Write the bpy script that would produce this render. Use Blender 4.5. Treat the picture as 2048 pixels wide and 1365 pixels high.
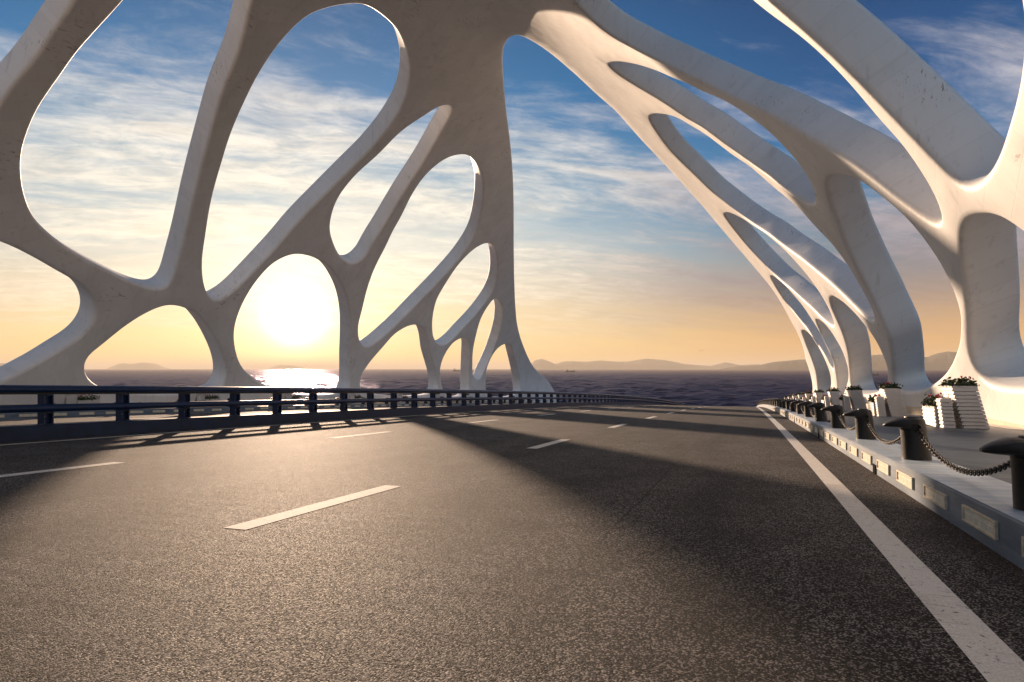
import bpy, bmesh, math, random
import numpy as np
from mathutils import Vector, Matrix
from mathutils.geometry import delaunay_2d_cdt
random.seed(7); rng = np.random.default_rng(5)
R = math.radians
SC = bpy.context.scene
for o in list(bpy.data.objects): bpy.data.objects.remove(o)

# ------------------------------------------------------------------ camera
# world frame: +Y runs along the bridge, +X across it to the right, z=0 is the road under the camera
YAW = math.atan(.344); FP = 1365.0; ZC = 1.33
CA, SA = math.cos(YAW), math.sin(YAW)
cam = bpy.data.cameras.new("camera"); co = bpy.data.objects.new("camera", cam); SC.collection.objects.link(co)
cam.lens = 24.0; cam.sensor_width = 36.0; cam.clip_start = .05; cam.clip_end = 60000
cam.shift_y = 55.5/2048
co.location = (0, 0, ZC); co.rotation_euler = (R(90), 0, YAW)
SC.camera = co

# ------------------------------------------------------------------ light
def lin(h):
    v = [int(h[i:i+2], 16)/255 for i in (0, 2, 4)]
    return tuple(c/12.92 if c <= .04045 else ((c+.055)/1.055)**2.4 for c in v) + (1,)
SUN_AZ = YAW + R(17.6)           # to the left of the bridge's axis
SUN_EL = R(10.0)
sd = Vector((-math.sin(SUN_AZ)*math.cos(SUN_EL), math.cos(SUN_AZ)*math.cos(SUN_EL), math.sin(SUN_EL)))
sl = bpy.data.lights.new("sun", 'SUN'); sl.energy = 5.0; sl.angle = R(.8); sl.color = (1, .71, .49)
so = bpy.data.objects.new("sun", sl); SC.collection.objects.link(so)
so.rotation_euler = sd.to_track_quat('Z', 'Y').to_euler(); so.location = (0, 0, 60)

SC.view_settings.view_transform = 'Standard'; SC.view_settings.look = 'None'
SC.view_settings.exposure = .62; SC.view_settings.gamma = 1

class NT:
    """small helper for writing node trees"""
    def __init__(s, nt): s.t = nt; s.n = nt.nodes; s.l = nt.links
    def node(s, ty, **kw):
        n = s.n.new(ty)
        for k, v in kw.items():
            if k.startswith('i_'): n.inputs[int(k[2:])].default_value = v
            else: setattr(n, k, v)
        return n
    def put(s, sock, v):
        if isinstance(v, bpy.types.NodeSocket): s.l.new(v, sock)
        elif v is not None: sock.default_value = v
    def math(s, op, a, b=None, c=None, clamp=False):
        n = s.n.new('ShaderNodeMath'); n.operation = op; n.use_clamp = clamp
        s.put(n.inputs[0], a); s.put(n.inputs[1], b); s.put(n.inputs[2], c); return n.outputs[0]
    def vmath(s, op, a, b=None, out=0):
        n = s.n.new('ShaderNodeVectorMath'); n.operation = op
        s.put(n.inputs[0], a); s.put(n.inputs[1], b); return n.outputs[out]
    def mix(s, f, a, b, blend='MIX'):
        n = s.n.new('ShaderNodeMix'); n.data_type = 'RGBA'; n.blend_type = blend
        s.put(n.inputs[0], f); s.put(n.inputs[6], a); s.put(n.inputs[7], b); return n.outputs[2]
    def ramp(s, f, stops, interp='LINEAR'):
        n = s.n.new('ShaderNodeValToRGB'); n.color_ramp.interpolation = interp; e = n.color_ramp.elements
        while len(e) < len(stops): e.new(.5)
        for q, (p, c) in zip(e, stops):
            q.position = p; q.color = c if len(c) == 4 else tuple(c)+(1,)
        s.put(n.inputs[0], f); return n.outputs[0]
    def g(s, f, a, b):           # smooth 0..1 between a and b
        n = s.n.new('ShaderNodeMapRange'); n.interpolation_type = 'SMOOTHSTEP'
        s.put(n.inputs[0], f); n.inputs[1].default_value = a; n.inputs[2].default_value = b; return n.outputs[0]
    def noise(s, v, sc, det=4, rough=.55, dist=0, out=0):
        n = s.n.new('ShaderNodeTexNoise'); s.put(n.inputs['Vector'], v)
        n.inputs['Scale'].default_value = sc; n.inputs['Detail'].default_value = det
        n.inputs['Roughness'].default_value = rough; n.inputs['Distortion'].default_value = dist
        return n.outputs[out]
    def mapping(s, v, loc=(0,0,0), rot=(0,0,0), sc=(1,1,1)):
        n = s.n.new('ShaderNodeMapping'); s.put(n.inputs[0], v)
        n.inputs[1].default_value = loc; n.inputs[2].default_value = rot; n.inputs[3].default_value = sc; return n.outputs[0]
def gray(v): return (v, v, v, 1)

# ------------------------------------------------------------------ sky
w = bpy.data.worlds.new("World"); SC.world = w; w.use_nodes = True
T = NT(w.node_tree); T.n.clear()
tc = T.n.new('ShaderNodeTexCoord').outputs['Generated']
N = T.vmath('NORMALIZE', tc)
sx = T.n.new('ShaderNodeSeparateXYZ'); T.l.new(N, sx.inputs[0]); X_, Y_, Z_ = sx.outputs
GL_EL = R(4.1)                   # where the bright sun glare sits in the sky
gd = (-math.sin(YAW+R(17.6))*math.cos(GL_EL), math.cos(YAW+R(17.6))*math.cos(GL_EL), math.sin(GL_EL))
dt = T.vmath('DOT_PRODUCT', N, gd, out=1)
ang = T.math('ARCCOSINE', T.math('MINIMUM', dt, .999999))
zz = T.math('MAXIMUM', Z_, 0.0)
# horizontal closeness to the sun
azd = T.vmath('DOT_PRODUCT', T.vmath('NORMALIZE', T.vmath('MULTIPLY', N, (1, 1, 0))), (gd[0], gd[1], 0), out=1)
near = T.g(azd, .72, 1.0)
clear_far = T.ramp(zz, [(0, lin('f0b466')), (.045, lin('dfab6e')), (.10, lin('a08c80')), (.17, lin('5c8298')), (.25, lin('0070a6')), (.34, lin('00568e')), (.47, lin('003c70')), (1, lin('0a3460'))])
clear_near = T.ramp(zz, [(0, lin('ffd078')), (.045, lin('fdda98')), (.10, lin('e8d4b2')), (.17, lin('aec4ce')), (.26, lin('5c98bc')), (.35, lin('0074ac')), (.47, lin('00588e')), (1, lin('0a3460'))])
back = T.ramp(zz, [(0, lin('b8b2b2')), (.12, lin('b2bfcc')), (.35, lin('7196b4')), (1, lin('3a6c94'))])
clear = T.mix(near, clear_far, clear_near)
sky = T.n.new('ShaderNodeTexSky'); sky.sky_type = 'NISHITA'; sky.sun_disc = False
sky.sun_elevation = SUN_EL; sky.sun_rotation = -SUN_AZ
nish = T.mix(1.0, sky.outputs[0], gray(.07), 'MULTIPLY')
clear = T.mix(T.g(azd, .15, -.45), clear, back)
clear = T.mix(.04, clear, nish)
# cirrus: direction projected on a high layer
cp = T.n.new('ShaderNodeCombineXYZ'); den = T.math('ADD', zz, .16)
T.put(cp.inputs[0], T.math('DIVIDE', X_, den)); T.put(cp.inputs[1], T.math('DIVIDE', Y_, den))
cv = T.mapping(cp.outputs[0], rot=(0, 0, -YAW-R(17)))
warp = T.noise(T.mapping(cv, sc=(.8, 1.6, 1)), 1.3, 3, .5, out=1)
cvw = T.vmath('ADD', cv, T.vmath('MULTIPLY', T.vmath('SUBTRACT', warp, (.5, .5, .5)), (.45, .3, 0)))
n1 = T.noise(T.mapping(cvw, sc=(.55, 2.1, 1), loc=(3.2, 1.4, 0)), 1.7, 9, .62, .25)
n2 = T.noise(T.mapping(cvw, sc=(1.6, 5.2, 1), loc=(1, 7, 0)), 2.1, 8, .66, .5)
n3 = T.noise(T.mapping(cv, sc=(.6, 1.0, 1), loc=(0.4, 2, 0)), .8, 2, .5)
n4 = T.noise(T.mapping(cvw, sc=(1.5, 2.6, 1), loc=(5, 2, 0)), 4.2, 7, .68, .2)
dens = T.math('ADD', T.math('MULTIPLY', n1, .66), T.math('ADD', T.math('MULTIPLY', n2, .15), T.math('MULTIPLY', n4, .20)))
# more cloud on the sun side and in the middle of the sky, clear on top
cover = T.math('ADD', T.math('MULTIPLY', near, .09), T.math('MULTIPLY', T.math('SUBTRACT', n3, .5), .50))
cover = T.math('ADD', cover, T.math('MULTIPLY', T.g(zz, .30, .42), T.math('MULTIPLY', T.math('ADD', near, .12), -.17)))
dens = T.math('ADD', dens, cover)
mask = T.g(dens, .43, .69)
mask = T.math('MAXIMUM', mask, T.math('MULTIPLY', T.math('MULTIPLY', T.g(azd, .80, .99), T.g(n1, .30, .55)), T.math('MULTIPLY', T.g(zz, .05, .16), T.math('MULTIPLY', T.g(zz, .34, .22), .62))))
mask = T.math('MULTIPLY', mask, T.g(zz, .005, .08))
cc_near = T.ramp(zz, [(0, lin('fbd9a0')), (.12, lin('fdf0d8')), (.28, lin('f8f0e2')), (.45, lin('d0d0d4')), (1, lin('8090a0'))])
cc_far = T.ramp(zz, [(0, lin('c99a70')), (.06, lin('c2a388')), (.12, lin('9a8c92')), (.2, lin('ada6ac')), (.32, lin('c6c2c8')), (.5, lin('8a93a5')), (1, lin('506080'))])
cc = T.mix(T.g(azd, .80, .985), cc_far, cc_near)
shade = T.mix(T.g(n4, .3, .66), gray(.82), gray(1.06))
cc = T.mix(1.0, cc, shade, 'MULTIPLY')
col = T.mix(T.math('MULTIPLY', mask, .9), clear, cc)
# sun glare: tight core, soft shoulder, wide warm veil
def expo(k, a): return T.math('MULTIPLY', T.math('POWER', 2.71828, T.math('MULTIPLY', T.math('POWER', ang, 1.35), -k)), a)
veil = T.mix(1.0, T.mix(1, gray(1), (1, .80, .48, 1), 'MULTIPLY'), T.n.new('ShaderNodeCombineXYZ').outputs[0], 'MULTIPLY')
def tint(v, c):
    n = T.n.new('ShaderNodeVectorMath'); n.operation = 'SCALE'; n.inputs[0].default_value = c[:3]; T.put(n.inputs['Scale'], v); return n.outputs[0]
core = T.math('POWER', 2.71828, T.math('MULTIPLY', T.math('POWER', T.math('DIVIDE', ang, .026), 2.0), -1.0))
glow = T.vmath('ADD', tint(expo(9, .50), (1, .70, .36)), tint(expo(42, 1.0), (1, .84, .55)))
glow = T.vmath('ADD', glow, tint(T.math('MULTIPLY', core, 6.0), (1, .84, .55)))
col = T.vmath('ADD', col, glow)
# below the horizon: dull sea colour
col = T.mix(T.g(Z_, -.002, -.03), col, lin('3a3a4a'))
bg = T.n.new('ShaderNodeBackground'); T.put(bg.inputs[0], col); bg.inputs[1].default_value = .70
ow = T.n.new('ShaderNodeOutputWorld'); T.l.new(bg.outputs[0], ow.inputs[0])

# ------------------------------------------------------------------ materials
def mat(name, build):
    m = bpy.data.materials.new(name); m.use_nodes = True; t = NT(m.node_tree)
    b = t.n['Principled BSDF']; build(t, b); return m
def objc(t): return t.n.new('ShaderNodeTexCoord').outputs['Object']
def geo(t): return t.n.new('ShaderNodeNewGeometry').outputs['Position']
def bump(t, b, h, strength=.5, dist=.01, prev=None):
    n = t.n.new('ShaderNodeBump'); n.inputs['Strength'].default_value = strength; n.inputs['Distance'].default_value = dist
    t.put(n.inputs['Height'], h)
    if prev: t.l.new(prev, n.inputs['Normal'])
    t.l.new(n.outputs[0], b.inputs['Normal']); return n.outputs[0]

def m_white(t, b):
    p = geo(t)
    big = t.noise(p, .18, 4, .6); st = t.noise(t.mapping(p, sc=(1, 1, .12)), 1.1, 5, .6); fine = t.noise(p, 9, 3)
    c = t.mix(t.g(big, .35, .7), lin('eae9e6'), lin('f2f1ee'))
    c = t.mix(t.math('MULTIPLY', t.g(st, .52, .8), .22), c, lin('b3a48e'))
    # lozenge grid of the shuttering panels, laid out along the curved surface
    fa = t.n.new('ShaderNodeAttribute'); fa.attribute_name = 'formwork'
    fs = t.n.new('ShaderNodeSeparateXYZ'); t.l.new(fa.outputs['Vector'], fs.inputs[0])
    u = t.math('ADD', t.math('MULTIPLY', fs.outputs[0], .95), t.math('MULTIPLY', fs.outputs[1], .55))
    v = t.math('SUBTRACT', t.math('MULTIPLY', fs.outputs[1], .95), t.math('MULTIPLY', fs.outputs[0], .45))
    l1 = t.math('ABSOLUTE', t.math('SUBTRACT', t.math('FRACT', u), .5)); l2 = t.math('ABSOLUTE', t.math('SUBTRACT', t.math('FRACT', v), .5))
    g1 = t.math('MAXIMUM', t.g(l1, .475, .5), t.g(l2, .475, .5))
    cb = t.n.new('ShaderNodeCombineXYZ'); t.put(cb.inputs[0], t.math('FLOOR', t.math('ADD', u, 0))); t.put(cb.inputs[1], t.math('FLOOR', v))
    wn = t.n.new('ShaderNodeTexWhiteNoise'); t.l.new(cb.outputs[0], wn.inputs[0])
    c = t.mix(1, c, t.mix(wn.outputs[0], gray(.945), gray(1.0)), 'MULTIPLY')
    c = t.mix(t.math('MULTIPLY', g1, .10), c, lin('9c8f7c'))
    rain = t.noise(t.mapping(p, sc=(2.2, 2.2, .10)), 1.6, 5, .65)
    c = t.mix(t.math('MULTIPLY', t.g(rain, .56, .72), .20), c, lin('8f8474'))
    # scratches and grime marks in small patches
    sc = t.noise(t.mapping(p, rot=(.3, .5, .2), sc=(6, .7, 1.5)), 2.2, 6, .75)
    pm = t.g(t.noise(p, .33, 2), .56, .66)
    c = t.mix(t.math('MULTIPLY', t.math('MULTIPLY', t.g(sc, .57, .64), pm), .7), c, lin('5d5043'))
    t.put(b.inputs['Base Color'], c); b.inputs['Roughness'].default_value = .55
    h = t.math('ADD', t.math('MULTIPLY', big, 3), t.math('ADD', t.math('MULTIPLY', st, .6), t.math('MULTIPLY', fine, .05)))
    h = t.math('ADD', t.math('SUBTRACT', h, t.math('MULTIPLY', g1, .10)), t.math('MULTIPLY', wn.outputs[0], .10))
    bump(t, b, h, .35, .05)
M_WHITE = mat('white painted concrete', m_white)

def m_asphalt(t, b):
    p = geo(t)
    v = t.n.new('ShaderNodeTexVoronoi'); t.put(v.inputs['Vector'], p); v.inputs['Scale'].default_value = 100; v.inputs['Randomness'].default_value = 1
    v2 = t.n.new('ShaderNodeTexVoronoi'); t.put(v2.inputs['Vector'], p); v2.inputs['Scale'].default_value = 130
    fine = t.noise(p, 160, 3, .7); mid = t.noise(p, 1.3, 5, .6); big = t.noise(t.mapping(p, sc=(1, .12, 1)), .9, 4, .55)
    cr = t.n.new('ShaderNodeSeparateColor'); t.l.new(v.outputs['Color'], cr.inputs[0])
    base = t.mix(t.g(cr.outputs[0], .45, .75), (.004, .004, .005, 1), (.030, .030, .032, 1))
    base = t.mix(t.math('MULTIPLY', t.g(cr.outputs[1], .74, .82), .9), base, (.30, .27, .25, 1))
    sp = t.n.new('ShaderNodeSeparateXYZ'); t.l.new(p, sp.inputs[0]); tx = sp.outputs[0]
    # polished wheel tracks, two to a lane, a wavering paver seam and grit at the foot of the kerb
    wob = t.math('MULTIPLY', t.math('SUBTRACT', t.noise(t.mapping(p, sc=(0, .12, 0)), 1, 3), .5), .5)
    tr = t.math('COSINE', t.math('MULTIPLY', t.math('ADD', t.math('ADD', tx, wob), 4.45), 2*math.pi/2.77))
    tr = t.g(tr, -.1, -1)
    base = t.mix(t.math('MULTIPLY', tr, .30), base, t.mix(1, base, gray(.55), 'MULTIPLY'))
    wear = t.mix(t.g(t.math('ADD', t.math('MULTIPLY', mid, .5), t.math('MULTIPLY', big, .5)), .36, .64), gray(.62), gray(1.28))
    base = t.mix(1, base, wear, 'MULTIPLY')
    seam = t.g(t.math('ABSOLUTE', t.math('ADD', t.math('ADD', tx, t.math('MULTIPLY', t.math('SUBTRACT', t.noise(p, 2.2, 4, .7), .5), .10)), 7.35)), .018, .006)
    seam2 = t.g(t.math('ABSOLUTE', t.math('ADD', t.math('ADD', tx, t.math('MULTIPLY', t.math('SUBTRACT', t.noise(p, 1.7, 4, .7), .5), .12)), 1.2)), .014, .005)
    seam = t.math('MULTIPLY', t.math('MAXIMUM', seam, seam2), t.g(mid, .42, .52))
    base = t.mix(t.math('MULTIPLY', seam, .8), base, gray(.006))
    grit = t.math('MULTIPLY', t.g(t.math('ADD', tx, t.math('MULTIPLY', t.noise(p, 3.5, 5, .7), .7)), 1.98, 2.35), t.g(tx, 3, 2.9))
    base = t.mix(t.math('MULTIPLY', grit, t.math('MULTIPLY', t.g(t.noise(p, 55, 3, .7), .42, .6), .75)), base, (.13, .075, .045, 1))
    oil = t.g(t.noise(t.mapping(p, sc=(1, .5, 1)), .55, 4, .7), .66, .74)
    base = t.mix(t.math('MULTIPLY', oil, .45), base, gray(.008))
    t.put(b.inputs['Base Color'], base)
    t.put(b.inputs['Roughness'], t.ramp(cr.outputs[2], [(0, gray(.66)), (1, gray(.98))]))
    b.inputs['Specular IOR Level'].default_value = .22
    h = t.math('ADD', t.math('MULTIPLY', t.math('SUBTRACT', 1, v.outputs['Distance']), 1.0), t.math('MULTIPLY', fine, .45))
    h = t.math('ADD', h, t.math('MULTIPLY', cr.outputs[0], .55))
    bump(t, b, h, .7, .005)
M_ASPH = mat('coarse asphalt', m_asphalt)

def m_paint(t, b):
    p = geo(t)
    wear = t.noise(t.mapping(p, rot=(0, 0, .3), sc=(.5, 7, 1)), 5, 6, .75); f = t.noise(p, 70, 3, .7)
    c = t.mix(t.g(f, .35, .65), lin('d4d0c8'), lin('ece9e2'))
    c = t.mix(t.math('MULTIPLY', t.g(wear, .57, .66), .6), c, lin('6d6862'))
    chip = t.noise(t.mapping(p, sc=(1, .6, 1)), 26, 5, .75)
    c = t.mix(t.math('MULTIPLY', t.g(chip, .60, .65), .8), c, lin('403c3a'))
    c = t.mix(t.math('MULTIPLY', t.g(t.noise(p, 1.1, 4, .6), .5, .75), .25), c, lin('807a72'))
    t.put(b.inputs['Base Color'], c); b.inputs['Roughness'].default_value = .8; b.inputs['Specular IOR Level'].default_value = .3; bump(t, b, f, .5, .003)
M_PAINT = mat('worn white road paint', m_paint)

def m_kerb(t, b):
    p = geo(t)
    a = t.noise(t.mapping(p, sc=(1, .35, 3)), 1.6, 6, .65); f = t.noise(p, 34, 4, .6)
    c = t.mix(t.g(a, .3, .72), lin('526476'), lin('8090a0'))
    c = t.mix(t.math('MULTIPLY', t.g(t.noise(p, 3.2, 5, .7), .58, .72), .35), c, lin('75604e'))
    sp = t.n.new('ShaderNodeSeparateXYZ'); t.l.new(p, sp.inputs[0])
    j = t.math('ABSOLUTE', t.math('SUBTRACT', t.math('FRACT', t.math('MULTIPLY', sp.outputs[1], .5)), .5))
    c = t.mix(t.math('MULTIPLY', t.g(j, .494, .5), .6), c, lin('54504c'))
    t.put(b.inputs['Base Color'], c); b.inputs['Roughness'].default_value = .5
    bump(t, b, t.math('ADD', t.math('MULTIPLY', a, .6), t.math('MULTIPLY', f, .2)), .5, .02)
M_KERB = mat('smooth grey kerb stone', m_kerb)
def m_skytone(t, b):
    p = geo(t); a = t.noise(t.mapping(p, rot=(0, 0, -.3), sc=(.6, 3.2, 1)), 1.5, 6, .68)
    c = t.mix(t.g(a, .3, .7), lin('98b0c6'), lin('ced8e0'))  # skylight on the kerb's upper side painted in as a paler, bluer tone
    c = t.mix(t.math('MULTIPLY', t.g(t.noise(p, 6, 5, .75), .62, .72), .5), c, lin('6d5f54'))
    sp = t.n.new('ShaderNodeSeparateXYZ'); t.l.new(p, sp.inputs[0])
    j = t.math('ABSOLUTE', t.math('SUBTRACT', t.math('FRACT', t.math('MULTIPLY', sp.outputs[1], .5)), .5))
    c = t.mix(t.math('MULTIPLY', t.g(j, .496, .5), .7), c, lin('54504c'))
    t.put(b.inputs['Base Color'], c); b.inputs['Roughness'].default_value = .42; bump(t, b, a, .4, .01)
M_SKYTONE = mat('kerb stone with painted skylight', m_skytone)

def m_walk(t, b):
    p = geo(t)
    sp = t.n.new('ShaderNodeSeparateXYZ'); t.l.new(p, sp.inputs[0])
    a = t.noise(t.mapping(p, rot=(0, 0, -.33), sc=(.25, 3.0, 1)), 2.4, 6, .7); f = t.noise(p, 60, 3)
    c = t.mix(t.g(a, .32, .68), lin('1d2f3e'), lin('44545f'))
    gx = t.math('ABSOLUTE', t.math('SUBTRACT', t.math('FRACT', t.math('MULTIPLY', sp.outputs[0], 2.5)), .5))
    gy = t.math('ABSOLUTE', t.math('SUBTRACT', t.math('FRACT', t.math('MULTIPLY', sp.outputs[1], 5.0)), .5))
    gm = t.math('MAXIMUM', t.g(gx, .485, .5), t.g(gy, .46, .5))
    c = t.mix(t.math('MULTIPLY', gm, .45), c, lin('2f3338'))
    t.put(b.inputs['Base Color'], c); b.inputs['Roughness'].default_value = .45
    bump(t, b, t.math('ADD', t.math('MULTIPLY', gm, -1), t.math('MULTIPLY', f, .3)), .5, .005)
M_WALK = mat('dark blue grey paving', m_walk)

def simple(name, c, rough=.5, metal=0, nscale=20, var=.15, bstr=.15, spec=.5):
    def f(t, b):
        p = objc(t); n = t.noise(p, nscale, 5, .6)
        c2 = tuple(x*(1-var) for x in c[:3])+(1,); c1 = tuple(min(1, x*(1+var)) for x in c[:3])+(1,)
        t.put(b.inputs['Base Color'], t.mix(t.g(n, .3, .7), c2, c1))
        b.inputs['Roughness'].default_value = rough; b.inputs['Metallic'].default_value = metal
        b.inputs['Specular IOR Level'].default_value = spec
        bump(t, b, n, bstr, .01)
    return mat(name, f)
M_NAVY = simple('navy enamelled steel', lin('0a2a52'), .38, 0, 3, .2, .1)
M_NAVYC = simple('navy painted concrete', lin('0b2342'), .6, 0, 3, .25, .4)
M_IRON = simple('black cast iron', lin('141416'), .45, .1, 14, .25, .35)
M_CHAIN = simple('dull steel chain', lin('33302e'), .35, .8, 30, .2, .1)
M_BOARD = simple('white painted boards', lin('d2ccc6'), .5, 0, 5, .05, .2)
M_LENS = simple('frosted lamp lens', lin('ece8d6'), .35, 0, 12, .15, .2)
M_FRAME = simple('pale lamp frame', lin('d8cbb0'), .5, 0, 12, .15, .2)
M_DARK = simple('dark hollow', lin('0a0909'), .95, spec=.05)
M_SOIL = simple('potting soil', lin('2a2019'), .9, 0, 30, .3, .6)
M_PLINTH = simple('cream plinth stone', lin('c9b79c'), .6, 0, 2, .12, .3)
M_SLAB = simple('deck concrete', lin('8d8a84'), .7, 0, 1, .15, .3)
M_STRIP = simple('pale edging stone', lin('cfcac2'), .6, 0, 3, .08, .3)
M_BOLT = simple('bright steel', lin('b8b8b8'), .3, .9)
def m_leaf(t, b):
    i = t.n.new('ShaderNodeObjectInfo').outputs['Random']; n = t.noise(objc(t), 14, 2)
    t.put(b.inputs['Base Color'], t.mix(t.g(n, .35, .65), (.022, .045, .012, 1), (.075, .10, .028, 1)))
    b.inputs['Roughness'].default_value = .5
M_LEAF = mat('geranium leaves', m_leaf)
def m_petal(t, b):
    n = t.noise(objc(t), 30, 2)
    t.put(b.inputs['Base Color'], t.mix(t.g(n, .4, .6), lin('b01830'), lin('d8607c'))); b.inputs['Roughness'].default_value = .6
M_PETAL = mat('geranium petals', m_petal)
def m_sea(t, b):
    p = geo(t)
    c_ = t.noise(t.mapping(p, rot=(0, 0, -YAW+.3), sc=(.5, 1.1, 1)), 1.1, 5, .65, .3)
    d = t.noise(t.mapping(p, rot=(0, 0, -YAW), sc=(.02, .012, 1)), 1.5, 4, .6)
    t.put(b.inputs['Base Color'], t.mix(t.g(d, .35, .65), (.016, .020, .046, 1), (.026, .026, .056, 1)))
    b.inputs['Roughness'].default_value = .9; b.inputs['Specular IOR Level'].default_value = 0
    nb_ = bump(t, b, c_, .6, .5)
    gl = t.n.new('ShaderNodeBsdfGlossy'); gl.inputs['Roughness'].default_value = .15; gl.inputs['Color'].default_value = (.85, .78, 1, 1)
    t.l.new(nb_, gl.inputs['Normal'])
    fr = t.n.new('ShaderNodeFresnel'); fr.inputs[0].default_value = 1.33; t.l.new(nb_, fr.inputs['Normal'])
    mx = t.n.new('ShaderNodeMixShader'); t.put(mx.inputs[0], t.math('MULTIPLY', fr.outputs[0], .27)); t.l.new(b.outputs[0], mx.inputs[1]); t.l.new(gl.outputs[0], mx.inputs[2])
    o = [n for n in t.n if n.type == 'OUTPUT_MATERIAL'][0]; t.l.new(mx.outputs[0], o.inputs['Surface'])
M_SEA = mat('choppy sea water', m_sea)
def hillm(name, c1, c2):
    def f(t, b):
        n = t.noise(geo(t), .004, 6, .6)
        t.put(b.inputs['Base Color'], t.mix(t.g(n, .35, .65), c1, c2)); b.inputs['Roughness'].default_value = .95
        b.inputs['Specular IOR Level'].default_value = .1
    return mat(name, f)
M_HILL = hillm('dry hill slopes', (.10, .085, .05, 1), (.16, .12, .08, 1))
M_BOAT = simple('dark boat hull', lin('3a2e2c'), .5)
M_BOATW = simple('boat superstructure', lin('8a7060'), .5)

# ------------------------------------------------------------------ object helpers
COL = SC.collection
def link(name, me, m, parent=None, loc=None):
    o = bpy.data.objects.new(name, me)
    if m: 
        if not me.materials: me.materials.append(m)
    COL.objects.link(o)
    if parent: o.parent = parent
    if loc is not None: o.location = loc
    return o
def mesh(name, vs, fs, smooth=False):
    me = bpy.data.meshes.new(name); me.from_pydata([tuple(v) for v in vs], [], [tuple(f) for f in fs]); me.update()
    if smooth: me.polygons.foreach_set('use_smooth', [True]*len(me.polygons))
    return me
def frombm(name, bm, smooth=False):
    bmesh.ops.recalc_face_normals(bm, faces=bm.faces)
    me = bpy.data.meshes.new(name); bm.to_mesh(me); bm.free()
    if smooth:
        me.polygons.foreach_set('use_smooth', [True]*len(me.polygons)); me.set_sharp_from_angle(angle=R(38))
    return me
def tag(o, label=None, cat=None, group=None, kind=None):
    if label: o['label'] = label
    if cat: o['category'] = cat
    if group: o['group'] = group
    if kind: o['kind'] = kind
    return o
def empty(name, loc=(0, 0, 0), rz=0, label=None, cat=None, group=None):
    o = bpy.data.objects.new(name, None); COL.objects.link(o); o.location = loc; o.rotation_euler = (0, 0, rz)
    o.empty_display_size = .2
    return tag(o, label, cat, group)
def copy_tree(o, parent=None):
    c = o.copy(); COL.objects.link(c); c.parent = parent
    for ch in list(o.children): copy_tree(ch, c)
    return c
def box(bm, x0, x1, y0, y1, z0, z1, bev=0):
    r = bmesh.ops.create_cube(bm, size=1)
    vs = r['verts']
    for v in vs:
        v.co = Vector((x0+(v.co.x+.5)*(x1-x0), y0+(v.co.y+.5)*(y1-y0), z0+(v.co.z+.5)*(z1-z0)))
    if bev:
        es = list({e for v in vs for e in v.link_edges})
        bmesh.ops.bevel(bm, geom=es, offset=bev, segments=2, affect='EDGES', profile=.5)
    return vs
ORD = ['nearest', 'second', 'third', 'fourth', 'fifth', 'sixth', 'seventh', 'eighth', 'ninth', 'tenth', 'eleventh', 'twelfth', 'thirteenth', 'fourteenth', 'fifteenth', 'sixteenth', 'seventeenth', 'eighteenth', 'nineteenth', 'twentieth', 'twenty-first', 'twenty-second', 'twenty-third', 'twenty-fourth', 'twenty-fifth', 'twenty-sixth', 'twenty-seventh', 'twenty-eighth', 'twenty-ninth', 'thirtieth', 'thirty-first', 'thirty-second', 'thirty-third', 'thirty-fourth', 'thirty-fifth', 'thirty-sixth', 'thirty-seventh', 'thirty-eighth', 'thirty-ninth', 'fortieth']
ORD += ['forty-'+x for x in ('first', 'second', 'third', 'fourth', 'fifth', 'sixth', 'seventh', 'eighth', 'ninth')] + ['fiftieth']

# ------------------------------------------------------------------ deck profile
TM = -15.8                       # centre of the bridge
def zr(s, t=0.0):
    s_ = np.asarray(s, float)
    z = -.0275*s_ - .000117*s_*s_
    return z - .024*np.maximum(0, TM-np.asarray(t, float)) + .0*z
def zk(s, t=0.0): return zr(s, t)+.35
S0, S1 = -70, 196
def strip(name, ts, s0, s1, ds, zf, m, dz=0.0, kind='structure', parent=None):
    """sheet along the bridge: ts = list of (t, extra z)"""
    ss = np.arange(s0, s1+ds*.5, ds); vs = []; fs = []; k = len(ts)
    for s in ss:
        for (t, e) in ts: vs.append((t, s, float(zf(s, t))+e+dz))
    for i in range(len(ss)-1):
        for j in range(k-1):
            a = i*k+j; fs.append((a, a+1, a+k+1, a+k))
    o = link(name, mesh(name, vs, fs, False), m, parent)
    if kind: o['kind'] = kind
    return o
TKR = 1.95; TKL = 2*TM-TKR-.3    # kerb faces right and left (-33.85)
strip('road', [(TM+.2, 0), (-10, 0), (-5, 0), (TKR+.02, 0)], S0, S1, 2, zr, M_ASPH)
strip('opposite_road', [(TKL-.02, 0), (-27, 0), (-21, 0), (TM-.2, 0)], S0, S1, 2, zr, M_ASPH)
strip('kerb_right', [(TKR, -.02), (TKR, .33), (TKR+.02, .35), (TKR+.70, .35), (TKR+.70, .30)], S0, S1, 2, zr, M_KERB)
strip('kerb_left', [(TKL-.7, .30), (TKL-.7, .35), (TKL-.02, .35), (TKL, .33), (TKL, -.02)], S0, S1, 2, zr, M_KERB)
TSR = TM+23.3; TSL = TM-23.3     # foot lines of the arch (7.5, -39.1)
strip('kerb_top_right', [(TKR+.004, .354), (TKR+.70, .354)], S0, S1, 2, zr, M_SKYTONE)  # thin sheet over the kerb, its pale colour standing for skylight
strip('kerb_top_left', [(TKL-.70, .354), (TKL-.004, .354)], S0, S1, 2, zr, M_SKYTONE)
strip('pavement_right', [(TKR+.70, .335), (TSR+3.2, .335)], S0, S1, 2, zr, M_WALK)
strip('pavement_left', [(TSL-3.2, .335), (TKL-.70, .335)], S0, S1, 2, zr, M_WALK)
strip('edging_right', [(TSR-.62, .341), (TSR-.16, .341)], S0, S1, 2, zr, M_STRIP)
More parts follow.
